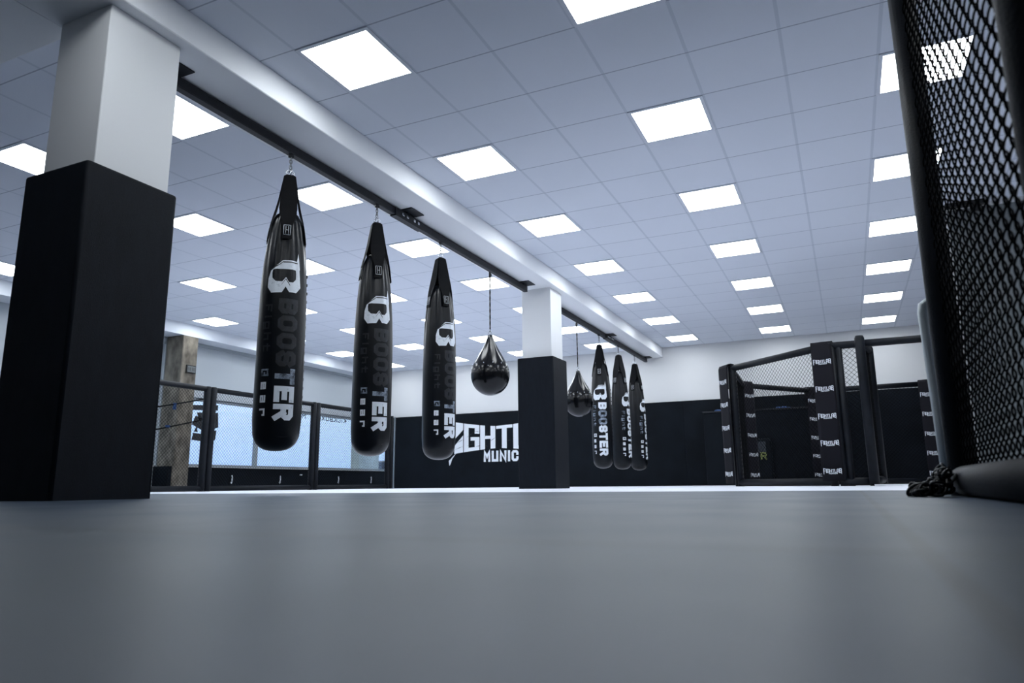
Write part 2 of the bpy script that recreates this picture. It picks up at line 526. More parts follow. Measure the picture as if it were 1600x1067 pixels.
# ---------------------------------------------------------------- lettering (stroke alphabet)
G = {
 'A': [[(0,0),(0,.75),(.25,1),(.75,1),(1,.75),(1,0)],[(0,.38),(1,.38)]],
 'B': [[(0,0),(0,1),(.75,1),(1,.85),(1,.65),(.8,.5),(0,.5)],[(.8,.5),(1,.35),(1,.15),(.75,0),(0,0)]],
 'C': [[(1,.72),(1,.85),(.8,1),(.2,1),(0,.85),(0,.15),(.2,0),(.8,0),(1,.15),(1,.28)]],
 'E': [[(1,1),(0,1),(0,0),(1,0)],[(0,.5),(.8,.5)]],
 'F': [[(1,1),(0,1),(0,0)],[(0,.5),(.75,.5)]],
 'G': [[(1,.75),(1,1),(0,1),(0,0),(1,0),(1,.45),(.62,.45)]],
 'H': [[(0,0),(0,1)],[(1,0),(1,1)],[(0,.5),(1,.5)]],
 'I': [[(.5,0),(.5,1)]],
 'K': [[(0,0),(0,1)],[(1,1),(.1,.5),(1,0)]],
 'L': [[(0,1),(0,0),(1,0)]],
 'M': [[(0,0),(0,1),(.5,.45),(1,1),(1,0)]],
 'N': [[(0,0),(0,1),(1,0),(1,1)]],
 'O': [[(.25,0),(0,.2),(0,.8),(.25,1),(.75,1),(1,.8),(1,.2),(.75,0),(.25,0)]],
 'R': [[(0,0),(0,1),(.75,1),(1,.85),(1,.65),(.8,.48),(0,.48)],[(.55,.48),(1,0)]],
 'S': [[(1,.78),(.8,1),(.2,1),(0,.85),(0,.65),(.2,.52),(.8,.48),(1,.35),(1,.15),(.8,0),(.2,0),(0,.22)]],
 'T': [[(0,1),(1,1)],[(.5,1),(.5,0)]],
 'U': [[(0,1),(0,0),(1,0),(1,1)]],
 'X': [[(0,0),(1,1)],[(0,1),(1,0)]],
 'a': [[(0,.7),(1,.7),(1,0),(0,0),(0,.36),(1,.36)]],
 'e': [[(1,0),(0,0),(0,.7),(1,.7),(1,.36),(0,.36)]],
 'g': [[(1,-.3),(1,.7),(0,.7),(0,.05),(1,.05)],[(1,-.3),(0,-.3)]],
 'h': [[(0,0),(0,1)],[(0,.65),(1,.65),(1,0)]],
 'i': [[(.5,0),(.5,.65)],[(.5,.85),(.5,1)]],
 'r': [[(0,0),(0,.7),(1,.7),(1,.5)]],
 't': [[(.3,1),(.3,0),(1,0)],[(0,.68),(1,.68)]],
}
def stroke(P, t):
    """quads of one stroke with mitred corners"""
    closed = math.hypot(P[0][0]-P[-1][0], P[0][1]-P[-1][1]) < 1e-9
    if closed: P = P[:-1]
    n = len(P)
    def dr(a, b):
        L = math.hypot(b[0]-a[0], b[1]-a[1])
        return ((b[0]-a[0])/L, (b[1]-a[1])/L)
    P = list(P)
    if not closed:
        d0 = dr(P[0], P[1]); d1 = dr(P[-2], P[-1])
        P[0] = (P[0][0]-d0[0]*t/2, P[0][1]-d0[1]*t/2)
        P[-1] = (P[-1][0]+d1[0]*t/2, P[-1][1]+d1[1]*t/2)
    off = []
    for i in range(n):
        a = dr(P[i-1], P[i]) if (closed or i > 0) else None
        b = dr(P[i], P[(i+1) % n]) if (closed or i < n-1) else None
        a = a or b; b = b or a
        nx, ny = -(a[1]+b[1]), a[0]+b[0]
        L = math.hypot(nx, ny) or 1.0
        nx, ny = nx/L, ny/L
        c = max(0.45, nx*(-a[1])+ny*a[0])
        k = t/2/c
        off.append((nx*k, ny*k))
    out = []
    for i in range(n if closed else n-1):
        k = (i+1) % n
        A, B, oa, ob = P[i], P[k], off[i], off[k]
        out.append([(A[0]+oa[0], A[1]+oa[1]), (B[0]+ob[0], B[1]+ob[1]), (B[0]-ob[0], B[1]-ob[1]), (A[0]-oa[0], A[1]-oa[1])])
    return out
def glyph(ch, x, y, w, h, t):
    """list of quads for one letter in a w*h box at x, y with stroke t"""
    out = []
    for pl in G[ch]:
        out += stroke([(x+t/2+px*(w-t), y+t/2+py*(h-t)) for px, py in pl], t)
    return out
def word(txt, x, y, w, h, t, gap, widths=None):
    out = []
    for i, ch in enumerate(txt):
        ww = (widths or {}).get(ch, 1.0)*w
        out += glyph(ch, x, y, ww, h, t)
        x += ww+gap
    return out, x
def cut_grid(b, step_x, step_y, lim):
    for ax, st, (lo, hi) in ((0, step_x, lim[0]), (1, step_y, lim[1])):
        if not st: continue
        v = lo
        no = (1, 0, 0) if ax == 0 else (0, 1, 0)
        while v < hi:
            co = (v, 0, 0) if ax == 0 else (0, v, 0)
            bmesh.ops.bisect_plane(b, geom=b.verts[:]+b.edges[:]+b.faces[:], plane_co=co, plane_no=no)
            v += st
def flat_print(name, quads, material, fn, parent=None, thick=0.0, step=(0, 0), loc=None):
    """quads in (u, v); fn maps (u, v, lift off the surface) to a point"""
    b = MB()
    for i, q in enumerate(quads): b.poly([(p[0], p[1], (i % 12)*0.00012) for p in q])
    us = [p[0] for q in quads for p in q]; vs = [p[1] for q in quads for p in q]
    if step[0] or step[1]: cut_grid(b.b, step[0], step[1], ((min(us), max(us)), (min(vs), max(vs))))
    for v in b.b.verts: v.co = Vector(fn(v.co.x, v.co.y, v.co.z))
    return b.build(name, material, parent, loc)

def flare(u, v, W_, H_):
    """the wide-ended envelope of the gym's lettering"""
    k = (2*u/W_-1)
    e = abs(k)**1.6
    top = 0.80+0.20*e
    bot = 0.20*(1-e)
    return u, H_*(bot+(top-bot)*(v/H_))
def gym_logo(W_, H_):
    """FIGHTLAB with MUNICH beneath, in a box W_ x H_ (lower left at 0,0)"""
    ws = {'F': 1, 'I': .38, 'G': 1, 'H': 1, 'T': 1, 'L': .9, 'A': 1.05, 'B': 1.05}
    tot = sum(ws[c] for c in 'FIGHTLAB')
    gap = 0.008*W_
    w = (W_-7*gap)/tot
    q, _ = word('FIGHTLAB', 0, 0, w, H_, w*0.29, gap, ws)
    # tall tail at the left, split the long strokes so that the envelope bends them
    out = []
    for r in q:
        us = [p[0] for p in r]; vs = [p[1] for p in r]
        out.append([flare(min(max(u, 0), W_), v, W_, H_) for u, v in r])
    tail = [(0, 0.02*H_), (w*0.30, 0.05*H_), (w*0.12, -0.22*H_)]
    tail2 = [(W_-w*0.30, 0.05*H_), (W_, 0.02*H_), (W_-w*0.08, -0.20*H_)]
    out += [tail, tail2]
    mw = W_*0.075
    q2, _ = word('MUNICH', W_*0.285, -0.14*H_, mw, 0.28*H_, mw*0.27, mw*0.18, {'I': .35})
    out += q2
    return out

# big lettering on the back wall
wall_logo = thing('wall_lettering', 'large cracked white lettering on the black back wall padding', 'wall lettering', (-9.42, YW-0.056, 0.60))
LW, LH = 3.34, 1.10
ws = {'F': 1.0, 'I': .60, 'G': 1.05, 'H': 1.0, 'T': 1.06, 'L': .90, 'A': 1.0, 'B': 1.0}
gap = 0.022
w_ = (LW-7*gap)/sum(ws[c] for c in 'FIGHTLAB')
def env(u, v):
    k = 2*u/LW-1
    e = abs(k)**1.5
    top = 0.885+0.235*e
    bot = 0.345-0.17*e
    return u, bot+(top-bot)*v
xx = 0
for ch in 'FIGHTLAB':
    ww = ws[ch]*w_
    t_ = 0.132 if ch not in 'I' else ww*0.98
    qs = glyph(ch, xx, 0, ww, 1.0, t_) if ch != 'I' else [[(xx, 0), (xx, 1), (xx+ww, 1), (xx+ww, 0)]]
    qq = []
    for q in qs:
        us = [p[0] for p in q]
        qq.append([env(min(max(u, xx), xx+ww), min(max(v, 0), 1)) for u, v in q])
    if ch == 'I':   # slanting break through the letter
        a0, a1 = xx, xx+ww
        T0, T1 = env(a0, 1)[1], env(a1, 1)[1]
        B0, B1 = env(a0, 0)[1], env(a1, 0)[1]
        qq = [[(a0, T0), (a1, T1), (a1, T1-0.16), (a0+0.02, T0-0.42), (a0+0.02, T0-0.1)],
              [(a0, B0), (a1, B1), (a1, T1-0.30), (a0+0.04, T0-0.56), (a0, T0-0.62)]]
    flat_print('letter', qq, M['clean_print'], lambda u, v, d: (u, -d, v), wall_logo)
    xx += ww+gap
flat_print('letter', [[(0.0, 0.16), (0.14, 0.17), (0.26, 0.35), (0.10, 0.33)], [(0.28, 0.07), (0.40, 0.16), (0.33, -0.02), (0.30, -0.06)], [(0.30, 0.02), (0.42, 0.16), (0.50, 0.26), (0.36, 0.14)]], M['clean_print'], lambda u, v, d: (u, -d, v), wall_logo)
mx = 1.27
for ch in 'MUNICH':
    ww = 0.185 if ch != 'I' else 0.065
    flat_print('letter', glyph(ch, mx, 0.02, ww, 0.265, 0.060), M['clean_print'], lambda u, v, d: (u, -d, v), wall_logo)
    mx += ww+0.035
ck_ = []
for (ax, ay, bx, by) in [(0.78, .62, 1.02, .78), (1.02, .78, 1.16, .76), (0.5, .5, 0.72, .6), (0.8, .42, 1.0, .48), (1.28, .60, 1.42, .78), (1.42, .5, 1.62, .62), (1.3, .44, 1.40, .38), (1.88, .5, 2.02, .54), (1.9, .7, 1.97, .85), (0.46, .34, .7, .42), (1.05, .4, 1.2, .42)]:
    L = math.hypot(bx-ax, by-ay)
    nx, ny = -(by-ay)/L*0.006, (bx-ax)/L*0.006
    ck_.append([(ax, ay), ((ax+bx)/2+nx, (ay+by)/2+ny), (bx, by), ((ax+bx)/2-nx, (ay+by)/2-ny)])
flat_print('crack', ck_, M['line'], lambda u, v, d: (u, -0.003-d, v), wall_logo)

# mirrored lettering and black film logo on the window, read from outside
def win_text(txt, y_right, z, w, h, t, gap):
    q, _ = word(txt, 0, 0, w, h, t, gap, {'I': .35, 'M': 1.2})
    return q, y_right, z
wt = thing('window_lettering', 'small dark mirrored letters on the window glass behind the fence', 'window lettering', (XL-0.097, 14.80, 1.64))
for i, tx in enumerate(('KICKBOXEN', 'MMA')):
    x_ = 0 if i == 0 else 1.52
    for ch in tx:
        ww = 0.115*{'I': .35, 'M': 1.15}.get(ch, 1.0)
        flat_print('letter', glyph(ch, x_, 0, ww, 0.12, 0.022), M['stick'], lambda u, v, d: (d, -u, v), wt)
        x_ += ww+0.036
wf = thing('window_film_logo', 'broken black logo film on the window glass beside the fence post', 'window film', (XL-0.096, 10.03, 0.86))
MW, MH = 0.63, 0.84
for r in ([(0, .70), (.62, .74), (.62, .85), (0, .80)], [(.10, .66), (.50, .70), (.50, .56), (.16, .52)], [(.52, .36), (.66, .40), (.63, .70), (.50, .68)],
          [(.0, .42), (.30, .30), (.36, .50), (.08, .60)], [(.42, .12), (.60, .14), (.62, .34), (.44, .32)], [(.46, -.06), (.52, .10), (.42, .12)],
          [(.02, .12), (.34, .10), (.40, .24), (.05, .26)], [(.06, .28), (.16, .28), (.12, .40)]):
    flat_print('film_piece', [r], M['stick'], lambda u, v, d: (d, u, v), wf)

dg, _ = word('BB', -0.075, -0.03, 0.026, 0.06, 0.006, 0.010)
dg2, _ = word('BB', 0.012, -0.03, 0.026, 0.06, 0.006, 0.010)
flat_print('digits', dg+dg2, M['black'], lambda u, v, d: (0.0326+d, u, v), ck)

# ---------------------------------------------------------------- rails with soffit plates
def rail(y0, y1, plates, coupling, label):
    t = thing('hanging_rail', label, 'rail', (RAILX-0.01, y0, 0))
    L = y1-y0
    b = MB()
    zt, zb = 2.845, 2.765
    b.box(-0.030, 0.030, 0, L, zb, zb+0.012, 0.003, 1)
    b.box(-0.030, 0.030, 0, L, zt-0.012, zt, 0.003, 1)
    b.box(-0.026, 0.026, 0, L, zb+0.012, zt-0.012)
    b.build('beam', M['rail'], t)
    for p in plates:
        q = MB()
        q.box(-0.15, 0.15, p-y0-0.12, p-y0+0.12, ZS-0.012, ZS-0.001, 0.003, 1)
        q.box(-0.05, 0.05, p-y0-0.05, p-y0+0.05, zt-0.005, ZS-0.01)
        q.build('soffit_plate', M['rail'], t)
    for p in coupling:
        q = MB()
        q.box(0.031, 0.039, p-y0-0.26, p-y0+0.26, zb-0.012, zt-0.004)
        q.box(-0.031, 0.031, p-y0-0.26, p-y0+0.26, zb-0.012, zb-0.001)
        cp = q.build('coupling_plate', M['rail'], t)
        for dy in (-0.13, -0.05, 0.08, 0.16):
            MB().box(0.0395, 0.050, p-y0+dy-0.018, p-y0+dy+0.018, zb+0.022, zb+0.052, 0.004, 1).build('bolt', M['steel'], cp)
    return t
rail(2.90, 9.07, (3.0, 5.96, 8.95), (5.98,), 'long black steel rail carrying bags between the two white columns')
rail(9.75, 15.85, (9.95, 12.95, 15.72), (13.0,), 'black steel rail carrying bags between the middle column and the back wall')

# ---------------------------------------------------------------- long hanging bags
ZB, ZT = 0.325, 2.575
def bag_r(z):
    P = [(0.325, 0.0), (0.335, 0.06), (0.36, 0.115), (0.40, 0.150), (0.46, 0.172), (0.56, 0.181), (0.9, 0.182), (1.3, 0.180), (1.6, 0.175), (1.8, 0.163), (1.95, 0.147), (2.08, 0.128), (2.15, 0.115), (2.22, 0.085), (2.25, 0.05)]
    for (a, ra), (b, rb) in zip(P, P[1:]):
        if a <= z <= b: return ra+(rb-ra)*(z-a)/(b-a)
    return 0.05
prof = [(0.325, 0.0), (0.328, 0.04), (0.338, 0.085), (0.356, 0.118), (0.38, 0.143), (0.41, 0.160), (0.45, 0.172)]
z = 0.5
while z < 2.06:
    prof.append((z, bag_r(z)))
    z += 0.045
prof += [(2.08, .128), (2.12, .121), (2.15, .115), (2.19, .10), (2.22, .085), (2.24, .06), (2.25, .03), (2.25, 0)]
def pleats(a, z):
    k = min(1, max(0, (z-1.45)/0.55))
    w = 0.004*math.sin(3*a+z*3)+0.003*math.sin(2*a-5*z)
    return k*(0.075*math.cos(8*a)*(0.6+0.4*math.cos(3*a+1))+0.018*math.sin(17*a+z*4))+w
bag_body_me = None
def bag_point(phi, z, off):
    r = bag_r(z)*(1+pleats(phi, z))+off
    return (r*math.cos(phi), r*math.sin(phi), z)
def logo_quads():
    # rotated capital B crest, in picture orientation, box about 245 x 315 units
    o = [(855,580),(940,497),(1060,497),(1075,560),(1085,700),(1050,745),(995,745),(970,705),(945,750),(870,755),(838,710),(838,640)]
    inn = [(872,575),(900,568),(1045,568),(1048,600),(1046,640),(1022,668),(992,670),(970,632),(945,665),(897,665),(872,640),(868,600)]
    out = []
    n = len(o)
    for i in range(n):
        j = (i+1) % n
        out.append([o[i], o[j], inn[j], inn[i]])
    out.append([(1052,500),(1068,430),(1080,560),(1060,560)])
    S = 0.27/(755-497)
    quads = [[((p[0]-962)*S*1.02, (626-p[1])*S) for p in q] for q in out]
    line = [(855,572),(942,508),(1058,508)]
    ln = []
    for (a, b) in zip(line, line[1:]): ln.append([(a[0], a[1]), (b[0], b[1]), (b[0], b[1]+7), (a[0]+3, a[1]+9)])
    ln2 = [(940,690),(970,640),(1000,690)]
    for (a, b) in zip(ln2, ln2[1:]): ln.append([(a[0], a[1]), (b[0], b[1]), (b[0], b[1]+9), (a[0]-3, a[1]+7)])
    lq = [[((p[0]-962)*S*1.02, (626-p[1])*S) for p in q] for q in ln]
    return quads, lq
def print_on_bag(name, quads, material, phi0, zc, parent, off=0.0022):
    def fn(u, v, d):
        z = zc+v
        phi = phi0+u/0.178
        return bag_point(phi, z, off+d)
    return flat_print(name, quads, material, fn, parent, step=(0.012, 0.03))
def vertical_word(txt, w, h, t, gap, widths, start=0.0):
    """letters turned a quarter clockwise, reading downwards: u = across, v = -along"""
    res = []
    x = start
    for ch in txt:
        ww = widths.get(ch, 1.0)*w
        qs = glyph(ch, x, 0, ww, h, t)
        res.append((ch, [[(v-h/2, -u) for u, v in q] for q in qs]))
        x += ww+gap
    return res
def make_bag(y, base, label, worn):
    global bag_body_me
    phic = math.atan2(-y, 3.96)
    t = thing('heavy_bag', label, 'punching bag', (RAILX, y, ZB), phic+math.radians(base), 'long black hanging bags')
    def lift(o): o.location.z = -ZB; return o
    if bag_body_me is None:
        o = MB().lathe(prof, 96, fn=pleats).build('bag_body', M['leather'], t)
        bag_body_me = o.data
    else:
        o = bpy.data.objects.new('bag_body', bag_body_me)
        COL.objects.link(o)
        o.parent = t
    lift(o)
    # seam rings at the rounded foot
    s = MB()
    for zz in (0.435,):
        s.tube([((bag_r(zz)+0.001)*math.cos(a), (bag_r(zz)+0.001)*math.sin(a), zz-0.012*math.cos(4*a)) for a in [2*PI*k/48 for k in range(48)]], 0.003, 5, closed=True)
    lift(s.build('foot_seam', M['leather'], t))
    # side lacing
    s = MB()
    for k in range(15):
        zz = 0.75+k*0.07
        p = bag_point(math.radians(88), zz, 0.001)
        s.box(p[0]-0.004, p[0]+0.004, p[1]-0.003, p[1]+0.006, zz-0.012, zz+0.012, 0.002, 1)
    lift(s.build('lacing', M['strap'], t))
    # straps
    for k in range(4):
        a = math.radians(-14+90*k)
        rad = Vector((math.cos(a), math.sin(a), 0)); tn = Vector((-math.sin(a), math.cos(a), 0))
        pts, wd, nr = [], [], []
        for zz, r, w in [(2.575, 0.020, 0.050), (2.555, 0.042, 0.080), (2.45, 0.058, 0.106), (2.33, 0.076, 0.136), (2.25, 0.093, 0.140), (2.18, 0.112, 0.118), (2.12, 0.127, 0.090), (2.04, 0.139, 0.078), (1.98, 0.147, 0.074)]:
            pts.append(rad*r+Vector((0, 0, zz))); wd.append(w); nr.append((tn, rad))
        st = lift(MB().ribbon(pts, wd, nr, 0.005).build('strap', M['strap'], t))
        # stitched box on the strap
        q = MB()
        c = rad*0.1445+Vector((0, 0, 2.055))
        hw, hh, th = 0.026, 0.042, 0.0028
        for (ax, az, bx, bz) in [(-hw, -hh, hw, -hh), (-hw, hh, hw, hh), (-hw, -hh, -hw, hh), (hw, -hh, hw, hh), (-hw*.4, -hh*.8, -hw*.4, hh*.8), (hw*.4, -hh*.8, hw*.4, hh*.8), (-hw*.4, 0, hw*.4, 0)]:
            q.tube([c+rad*0.001+tn*ax+Vector((0, 0, az))-rad*az*0.13, c+tn*bx+Vector((0, 0, bz))-rad*bz*0.13], 0.0019, 4)
        qq = q.build('stitching', M['clean_print'], st)
    # metal: ring, chain, trolley
    q = MB()
    q.tube([(0.032*math.cos(a), 0, 2.60+0.032*math.sin(a)) for a in [2*PI*k/16 for k in range(16)]], 0.0045, 6, closed=True)
    q.tube([(0, 0.032*math.cos(a), 2.595+0.03*math.sin(a)) for a in [2*PI*k/16 for k in range(16)]], 0.0045, 6, closed=True)
    lift(q.build('ring', M['steel'], t))
    q = MB()
    for k in range(4):
        zc = 2.648+k*0.026
        pts = [((0.010*math.cos(a) if k % 2 else 0), (0 if k % 2 else 0.010*math.cos(a)), zc+0.019*math.sin(a)) for a in [2*PI*i/12 for i in range(12)]]
        q.tube(pts, 0.0046, 6, closed=True)
    lift(q.build('chain', M['chain'], t))
    lift(MB().box(-0.012, 0.012, -0.022, 0.022, 2.735, 2.764, 0.004, 1).build('trolley', M['rail'], t))
    # print
    crest, crest_line = logo_quads()
    A = math.radians
    lift(print_on_bag('crest', crest, M['print'], A(-13), 1.665, t))
    lift(print_on_bag('crest_outline', crest_line[:2], M['line'], A(-13), 1.665, t, 0.0036))
    lift(print_on_bag('crest_notch', crest_line[2:], M['line'], A(-13), 1.665, t, 0.0036))
    letters = vertical_word('BOOSTER', 0.122, 0.150, 0.040, 0.0135, {'O': 1.02})
    for i, (ch, qs) in enumerate(letters):
        if worn == 'worn': mm = M['rubbed'] if i < 4 else (M['half'] if i == 4 else M['print'])
        elif worn == 'reflecting': mm = M['half'] if i in (1, 2) else M['print']  # bluish reflection on both O letters is put into their colour
        else: mm = M['print']
        lift(print_on_bag('letter', qs, mm, A(0), 1.487, t))
    small = vertical_word('Fight', 0.060, 0.062, 0.0135, 0.026, {'i': .4})
    for ch, qs in small:
        lift(print_on_bag('small_letter', qs, M['rubbed'] if worn == 'worn' else M['half'], A(-49), 1.44, t))
    small = vertical_word('Gear', 0.055, 0.062, 0.0135, 0.045, {})
    for i, (ch, qs) in enumerate(small):
        lift(print_on_bag('small_letter', qs, M['half'] if (worn == 'worn' and i == 0) else M['clean_print'], A(-49), 0.935, t))
    return t
make_bag(4.23, 14, 'long black bag with faded print, nearest the big column', 'worn')
make_bag(5.44, 26, 'long black bag with worn crest, second on the long rail', 'worn')
make_bag(6.66, 42, 'long black bag hanging beside the nearer teardrop bag', 'worn')
make_bag(12.38, 7, 'long black bag with its whole white lettering readable', 'reflecting')
make_bag(13.60, 66, 'long black bag in the middle of the far three, print at its right edge', 'print')
make_bag(14.81, 78, 'long black bag hanging nearest the white back wall', 'print')

# ---------------------------------------------------------------- teardrop bags
tear_proto = None
def teardrop(y, label, rz):
    t = thing('teardrop_bag', label, 'punching bag', (RAILX, y, 1.145), rz, 'teardrop bags')
    def fn(a, z):
        k = min(1, max(0, (z-0.36)/0.3))*(1 if z < 0.8 else 0.5)
        return 0.045*k*math.cos(8*a)-0.01*math.cos(8*a)*(1-k)
    pr = []
    for i in range(13):
        a = -PI/2+(PI/2)*i/12
        pr.append((0.255+0.252*math.sin(a), 0.243*math.cos(a)))
    pr += [(0.30, 0.241), (0.34, 0.233), (0.38, 0.220), (0.44, 0.190), (0.50, 0.154), (0.56, 0.118), (0.62, 0.086), (0.68, 0.059), (0.73, 0.040), (0.765, 0.030), (0.78, 0.0)]
    MB().lathe(pr, 96, fn=fn).build('bag_body', M['gloss'], t)
    s = MB()
    for k in range(24):
        a = 2*PI*k/24
        zz = 0.385 if k % 2 else 0.345
        r = 0.217 if k % 2 else 0.231
        s.lathe([(-0.0, 0.0), (0.0, 0.0)], 3) if False else None
        c = Vector((r*math.cos(a), r*math.sin(a), zz))
        tb = bmesh.new()
        bmesh.ops.create_icosphere(tb, subdivisions=2, radius=0.0085 if k % 2 else 0.006)
        for v in tb.verts: v.co += c
        for f in tb.faces: f.smooth = True
        s.add(tb)
    s.build('studs', M['steel'], t)
    s = MB()
    s.tube([(0.02*math.cos(a), 0, 0.80+0.024*math.sin(a)) for a in [2*PI*k/14 for k in range(14)]], 0.0045, 6, closed=True)
    s.tube([(0.0, 0.018*math.cos(a), 0.825+0.02*math.sin(a)) for a in [2*PI*k/14 for k in range(14)]], 0.004, 6, closed=True)
    s.build('ring', M['steel'], t)
    s = MB()
    for sgn in (-1, 1):
        s.tube([(0.004*sgn*math.cos(k*0.9), 0.004*sgn*math.sin(k*0.9), 0.84+k*(0.70/30)) for k in range(31)], 0.0058, 6)
    s.build('rope', M['strap'], t)
    s = MB().box(-0.012, 0.012, -0.016, 0.016, 1.53, 1.60, 0.004, 1).box(0.0, 0.02, 0.012, 0.035, 1.55, 1.585, 0.004, 1)
    s.build('clamp', M['rail'], t)
    return t
teardrop(7.90, 'glossy black teardrop bag hanging left of the middle column', 0.35)
teardrop(11.17, 'glossy black teardrop bag hanging right of the middle column', 1.05)

# ---------------------------------------------------------------- padded chain link panels
def diamonds(L, z0, z1, u0, cell, r):
    """crossed diagonal wires clipped to the opening u0..L, z0..z1"""
    b = MB()
    Hh = z1-z0
    Wd = L-u0
    n = int((Wd+Hh)/cell)+1
    for sg in (1, -1):
        for k in range(1, n):
            c = k*cell
            # line u+z = c (sg 1) or (Wd-u)+z = c
            pts = []
            a0 = (max(0, c-Hh), min(c, Hh))
            a1 = (min(c, Wd), max(0, c-Wd))
            pa = a0 if sg == 1 else (Wd-a0[0], a0[1])
            pb = a1 if sg == 1 else (Wd-a1[0], a1[1])
            if abs(pa[0]-pb[0]) < 0.01: continue
            y = 0.0018*sg
            b.tube([(u0+pa[0], y, z0+pa[1]), (u0+pb[0], y, z0+pb[1])], r, 3, caps=False, smooth=False)
    return b
def cage_panel(p0, p1, label, group, zt=1.82, rb=0.044, cell=0.062, mesh=True, wire=0.0027, name='chain_link_panel', ends=(True, True), rp=None):
    rp = rp or rb
    p0 = Vector((*p0, 0)); p1 = Vector((*p1, 0))
    d = p1-p0
    L = d.length
    t = thing(name, label, 'fence panel', p0, math.atan2(d.y, d.x), group)
    e = rp+0.002
    for i, u in enumerate((e, L-e)):
        if ends[i]:
            MB().tube([(u, 0, 0.0), (u, 0, zt-0.012), (u, 0, zt)], [rp, rp, rp*0.8], 14).build('post', M['pad'], t)
    MB().tube([(e, 0, zt-rb), (L-e, 0, zt-rb)], rb, 14).build('top_rail', M['pad'], t)
    MB().tube([(e, 0, rb+0.004), (L-e, 0, rb+0.004)], rb+0.002, 14).build('bottom_rail', M['pad'], t)
    if mesh:
        diamonds(L-e-rp*.6, rb*1.6, zt-rb*1.6, e+rp*.6, cell, wire).build('chain_link', M['wire'], t)
    return t
FX = -10.05
g = 'padded fence panels along the window side'
for a, b_, lab in [(6.40, 9.08, 'padded fence panel in front of the concrete pillar'), (9.08, 11.86, 'padded fence panel behind the nearest bag'), (11.86, 14.56, 'padded fence panel at the far end before the back wall')]:
    cage_panel((FX, a+0.002), (FX, b_-0.002), lab, g, zt=1.80, rb=0.045, rp=0.060)
tag(MB().tube([(FX, 14.64, 0), (FX, 14.64, 1.74)], 0.05, 14).build('fence_end_post', M['pad']), 'black padded end post of the window side fence', 'fence post')
tag(MB().box(FX-0.10, FX-0.075, 14.9, 14.93, 0, 1.74).build('lit_reveal_strip', M['grey_steel']), 'thin pale strip added for the lit end of the back wall, beside the fence end post', 'lit reveal strip')  # pale strip added to stand for the lit end reveal of the back wall

# octagonal cage
V = {'P1': (-1.52, 11.30), 'P2': (-0.13, 9.98), 'P3': (1.82, 9.98), 'P4': (3.2, 11.36), 'P5': (3.2, 13.35), 'BR': (1.42, 14.80), 'BM': (-0.50, 14.88), 'BL': (-1.60, 13.40)}
gc = 'panels of the octagonal cage'
def inset(a, b, k=0.012):
    a = Vector(a); b = Vector(b); d = (b-a).normalized()
    return tuple(a+d*k), tuple(b-d*k)
ZC = 1.825
for a, b_, lab in [('P1', 'P2', 'slanting front left panel of the cage'), ('BL', 'P1', 'left side panel of the cage seen edge-on'), ('BM', 'BL', 'rear left panel of the cage'),
                   ('BR', 'BM', 'rear panel of the cage along the back wall'), ('P5', 'BR', 'rear right panel of the cage'), ('P4', 'P5', 'right side panel of the cage'), ('P3', 'P4', 'front right panel of the cage')]:
    i0, i1 = inset(V[a], V[b_])
    cage_panel(i0, i1, lab, gc, zt=ZC, rb=0.048)
# front side: narrow mesh, open doorway under the top rail
fs = thing('cage_doorway', 'front side of the cage with narrow mesh and open doorway', 'cage doorway', (-0.118, 9.98, 0))
rb = 0.048
for u in (0.05, 0.135, 0.36, 1.43, 1.88):
    MB().tube([(u, 0, 0), (u, 0, ZC-0.01)], {0.36: 0.025, 0.135: 0.042}.get(u, rb), 14).build('post', M['pad'], fs)
MB().tube([(0.05, 0, ZC-rb), (1.88, 0, ZC-rb)], rb, 14).build('top_rail', M['pad'], fs)
MB().tube([(0.05, 0, rb+.004), (0.36, 0, rb+.004)], rb, 14).build('bottom_rail', M['pad'], fs)
MB().tube([(1.43, 0, rb+.004), (1.88, 0, rb+.004)], rb, 14).build('bottom_rail', M['pad'], fs)
diamonds(0.35, 0.08, ZC-0.08, 0.17, 0.062, 0.0027).build('chain_link', M['wire'], fs)
diamonds(1.84, 0.08, ZC-0.08, 1.47, 0.062, 0.0027).build('chain_link', M['wire'], fs)
# gate swung inwards
gate = thing('cage_gate', 'padded cage gate swung open inside the doorway', 'gate', (0.27, 9.93, 0), math.atan2(0.9, 0.125))
for u in (0.0, 0.90):
    MB().tube([(u, 0, 0.02), (u, 0, 1.84), (u, 0, 1.87)], [0.058, 0.058, 0.045], 16).build('post', M['pad'], gate)
MB().tube([(0, 0, 1.82), (0.90, 0, 1.82)], 0.05, 14).build('top_rail', M['pad'], gate)
MB().tube([(0, 0, 0.07), (0.90, 0, 0.07)], 0.05, 14).build('bottom_rail', M['pad'], gate)
diamonds(0.86, 0.11, 1.78, 0.04, 0.062, 0.0027).build('chain_link', M['wire'], gate)

